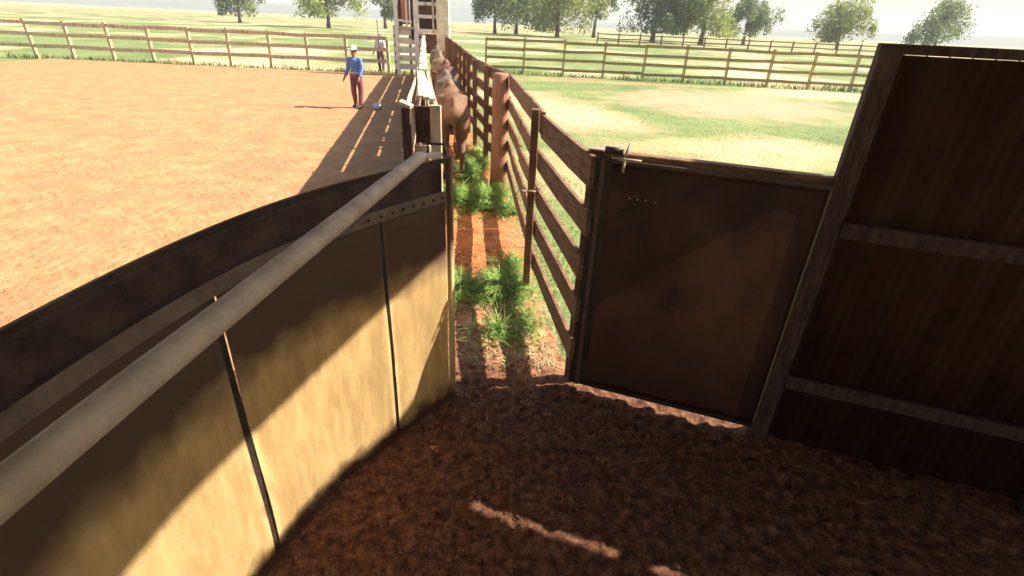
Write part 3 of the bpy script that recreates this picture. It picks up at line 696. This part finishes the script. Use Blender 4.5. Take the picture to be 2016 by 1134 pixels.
# ------------------------------------------------------------------ cattle
def make_cow(name, m, label, x, y, rz, s=1.0, group='cattle standing in single file in the race', head=0.0, seed=0):
    e = tag(empty(name, (x, y, 0), rz), label, 'cow', group); e.scale = (s, s, s)
    bm = B()
    # barrel, facing +Y, rump at y=0.15
    secs = [(0.08, 1.10, 0.20, 0.20), (0.25, 1.12, 0.27, 0.30), (0.55, 1.06, 0.28, 0.32), (0.9, 1.00, 0.31, 0.36), (1.2, 1.00, 0.30, 0.37), (1.45, 1.06, 0.25, 0.36), (1.62, 1.10, 0.19, 0.28)]
    for (yy, z, rx, rz_) in secs: ell(bm, (0, yy, z), (rx, 0.24, rz_), seg=20)
    ell(bm, (0, 1.45, 1.36), (0.11, 0.20, 0.14))                        # withers hump
    for sx in (-1, 1):
        ell(bm, (sx*0.19, 0.27, 1.30), (0.07, 0.10, 0.07))              # hip bone
        ell(bm, (sx*0.155, 0.20, 0.95), (0.125, 0.21, 0.33))            # thigh
        limb(bm, [(sx*0.16, 0.30, 0.80), (sx*0.15, 0.16, 0.62), (sx*0.14, 0.02, 0.46), (sx*0.14, 0.08, 0.20), (sx*0.14, 0.12, 0.07)], [0.12, 0.085, 0.058, 0.042, 0.052])
        limb(bm, [(sx*0.15, 1.42, 0.85), (sx*0.15, 1.45, 0.62), (sx*0.14, 1.46, 0.40), (sx*0.14, 1.46, 0.20), (sx*0.14, 1.49, 0.07)], [0.12, 0.075, 0.055, 0.042, 0.052])
    ell(bm, (0, -0.01, 1.33), (0.05, 0.07, 0.05))
    limb(bm, [(0, -0.03, 1.34), (0.005, -0.10, 1.20), (0.01, -0.10, 0.95), (0.015, -0.09, 0.72)], [0.038, 0.032, 0.026, 0.022])
    ell(bm, (0.018, -0.09, 0.58), (0.042, 0.042, 0.14))
    hx = head
    limb(bm, [(0, 1.60, 1.10), (hx*0.4, 1.82, 1.08), (hx, 1.98, 1.05)], [0.23, 0.16, 0.125])
    limb(bm, [(hx, 2.01, 1.06), (hx*1.3, 2.16, 0.91), (hx*1.5, 2.28, 0.78)], [0.13, 0.105, 0.075])
    for sx in (-1, 1): ell(bm, (hx+sx*0.19, 1.97, 1.09), (0.12, 0.035, 0.055), Matrix.Rotation(R(-12*sx), 4, 'Y'))
    fuse('body', bm, m, e, 0.022, 6)
    for sx in (-1, 1):
        for yy in (0.13, 1.50):
            bm = B(); tube(bm, [(sx*0.14, yy, 0.0), (sx*0.14, yy-0.005, 0.05), (sx*0.14, yy-0.02, 0.085)], [0.062, 0.056, 0.05], 12); obj('hoof', bm, 'hoof', e, True)
        bm = B(); ell(bm, (hx*1.1+sx*0.112, 2.07, 1.03), (0.02, 0.02, 0.02), seg=10); obj('eye', bm, 'eye', e, True)
    return e
def cowx(y, px): return px
RZ = math.atan(0.175)
def put(y): return wx(y)+0.36
make_cow('cow', 'cow_red', 'red brown steer nearest the camera in the race, seen from behind with its tail hanging', put(8.85)+0.02, 8.85, RZ, 1.02)
make_cow('cow', 'cow_grey', 'grey brown steer directly ahead of the nearest red one in the race', put(11.4)+0.05, 11.4, RZ, 1.0, head=0.1)
make_cow('cow', 'cow_dark', 'dark red steer third in the line along the race', put(13.9)+0.15, 13.9, RZ, 1.04, head=-0.1)
make_cow('cow', 'cow_tan', 'tan steer fourth in the line along the race', put(16.5)+0.05, 16.5, RZ, 1.05, head=0.1)
make_cow('cow', 'cow_red', 'red brown steer fifth in line, ahead of the tan one', put(19.1)+0.12, 19.1, RZ, 1.0)
make_cow('cow', 'cow_grey', 'grey brown steer at the front of the line by the chute', put(21.8)+0.08, 21.8, RZ, 1.05)

# ------------------------------------------------------------------ people
def make_person(name, label, x, y, rz, shirt, trouser, hatm=None, sash=None, s=1.0):
    e = tag(empty(name, (x, y, 0), rz), label, 'person'); e.scale = (s, s, s)
    LEG = lambda sx: [(sx*0.095, 0, 0.92), (sx*0.11, 0.03*sx, 0.50), (sx*0.12, -0.06*sx, 0.09)]
    SH = {1: [(0.185, 0, 1.40), (0.27, -0.02, 1.12), (0.33, 0.10, 0.90)], -1: [(-0.185, 0, 1.40), (-0.25, 0.03, 1.13), (-0.22, 0.16, 0.92)]}
    def torso(bm, k):
        for z, rx, ry in ((0.95, 0.165, 0.12), (1.08, 0.145, 0.105), (1.22, 0.165, 0.115), (1.34, 0.185, 0.115)): ell(bm, (0, 0, z), (rx+k, ry+k, 0.11+k))
        limb(bm, [(-0.16, 0, 1.39), (0.16, 0, 1.39)], [0.065+k, 0.065+k])
    bm = B(); torso(bm, 0)
    limb(bm, [(0, 0, 1.40), (0, 0.015, 1.52)], [0.06, 0.055])
    ell(bm, (0, 0.02, 1.61), (0.075, 0.095, 0.115)); ell(bm, (0, 0.055, 1.55), (0.052, 0.055, 0.055))
    ell(bm, (0, 0.118, 1.60), (0.014, 0.02, 0.026))                      # nose
    for sx in (-1, 1):
        ell(bm, (sx*0.077, 0.01, 1.60), (0.012, 0.02, 0.03))            # ears
        limb(bm, LEG(sx), [0.09, 0.062, 0.042])
        ell(bm, (LEG(sx)[2][0], LEG(sx)[2][1]+0.06, 0.045), (0.045, 0.13, 0.04))
        A = SH[sx]; limb(bm, A, [0.052, 0.042, 0.028])
        w0 = V(A[2]); d = (V(A[2])-V(A[1])).normalized(); side = d.cross(V((0, 0, 1))).normalized()
        ell(bm, w0+d*0.05, (0.026, 0.042, 0.05))
        for f in range(4):
            b0 = w0+d*0.085+side*(f-1.5)*0.020; L = (0.07, 0.08, 0.075, 0.06)[f]
            limb(bm, [b0, b0+d*L*0.55, b0+d*L+V((0, 0.012, 0))], [0.010, 0.009, 0.008], 8)
        limb(bm, [w0+d*0.03+side*0.03, w0+d*0.06+side*0.06, w0+d*0.09+side*0.066], [0.012, 0.011, 0.009], 8)
    fuse('body', bm, 'skin', e, 0.012, 3)
    bm = B(); torso(bm, 0.014)
    for sx in (-1, 1):
        A = SH[sx]; wv = V(A[1]).lerp(V(A[2]), 0.85); limb(bm, [A[0], A[1], wv], [0.07, 0.058, 0.046])
    fuse('shirt', bm, shirt, e, 0.014, 3)
    bm = B()
    ell(bm, (0, 0, 0.94), (0.185, 0.138, 0.12))
    for sx in (-1, 1):
        P_ = LEG(sx); limb(bm, P_, [0.108, 0.082, 0.068])
    fuse('trousers', bm, trouser, e, 0.014, 3)
    for sx in (-1, 1):
        q = LEG(sx)[2]; bm = B(); ell(bm, (q[0], q[1]+0.06, 0.05), (0.055, 0.145, 0.05)); obj('boot', bm, 'boot', e, True)
        bm = B(); ell(bm, (sx*0.03, 0.108, 1.625), (0.012, 0.008, 0.008), seg=8); obj('eye', bm, 'eye', e, True)
    bm = B(); ell(bm, (0, 0.104, 1.555), (0.024, 0.008, 0.006), seg=8); obj('mouth', bm, 'trouser_red', e, True)
    bm = B(); ell(bm, (0, -0.005, 1.655), (0.083, 0.098, 0.085)); obj('hair', bm, 'hoof', e, True)
    if sash: bm = B(); ell(bm, (0, 0, 1.03), (0.178, 0.135, 0.07)); obj('waist_cloth', bm, sash, e, True)
    if hatm:
        bm = B(); rings = []
        for r_, z in ((0.19, 1.675), (0.185, 1.668), (0.11, 1.672), (0.10, 1.72), (0.092, 1.78), (0.06, 1.80), (0.005, 1.785)):
            rings.append([bm.verts.new((math.cos(a)*r_*0.92, math.sin(a)*r_*1.08, z+0.03*(math.cos(a)**2)*(1 if r_ > .15 else 0))) for a in [2*math.pi*k/24 for k in range(24)]])
        for a, b in zip(rings, rings[1:]):
            for i in range(24): bm.faces.new((a[i], a[(i+1) % 24], b[(i+1) % 24], b[i]))
        obj('hat', bm, hatm, e, True)
    return e
make_person('person', 'person in a pale brimmed hat, blue shirt and maroon trousers standing in the dirt yard', -4.98, 16.4, R(165), 'shirt_blue', 'trouser_red', 'hat', 'sash', 0.97)
make_person('person', 'person in a pale lavender shirt standing behind the far yard fence', -7.35, 28.8, R(170), 'shirt_pale', 'trouser_grey', None, None, 1.0)
# thin pole by the second person
ps = tag(empty('thin_pole', (-7.25, 28.2, 0)), 'thin upright pole rising behind the yard fence beside the person in the pale shirt', 'pole')
bm = B(); tube(bm, [(-7.25, 28.2, -0.1), (-7.24, 28.2, 1.2), (-7.27, 28.2, 2.35)], [0.035, 0.03, 0.02], 8); wpart('shaft', bm, 'bark', ps, True)
bm = B(); tube(bm, [(-7.27, 28.2, 2.35), (-7.27, 28.2, 2.38)], [0.028, 0.024], 8); wpart('cap', bm, 'bark', ps, True)
# small pale bucket lying in the yard
bk = tag(empty('bucket', (-4.38, 16.2, 0.07)), 'small pale grey bucket lying on the orange dirt near the man in blue', 'bucket')
bm = B(); tube(bm, [(-0.10, 0, 0.02), (-0.09, 0, 0.02), (0.10, 0.02, 0.03), (0.11, 0.02, 0.03)], [0.08, 0.085, 0.105, 0.11], 16); obj('shell', bm, 'bucket', bk, True)
bm = B(); tube(bm, [(0.1, -0.09, 0.03), (0.19, -0.06, -0.04), (0.2, 0.02, -0.06), (0.19, 0.08, -0.03), (0.1, 0.11, 0.03)], 0.006, 6); obj('handle', bm, 'bar', bk, True)

# ------------------------------------------------------------------ haze
hz = bpy.data.meshes.new('haze'); bm = B(); bmesh.ops.create_cube(bm, size=1, matrix=Matrix.Translation((0, 1150, 44)) @ Matrix.Diagonal((6200, 3000, 94, 1))); bm.to_mesh(hz); bm.free()
ho = bpy.data.objects.new('haze', hz); COL.objects.link(ho); ho['kind'] = 'stuff'
hm = bpy.data.materials.new('thin_haze'); hm.use_nodes = True; n = hm.node_tree; n.nodes.clear()
pv = n.nodes.new('ShaderNodeVolumePrincipled'); pv.inputs['Density'].default_value = 0.00045; pv.inputs['Color'].default_value = (0.90, 0.95, 1, 1)
mo = n.nodes.new('ShaderNodeOutputMaterial'); n.links.new(pv.outputs[0], mo.inputs['Volume']); hz.materials.append(hm)
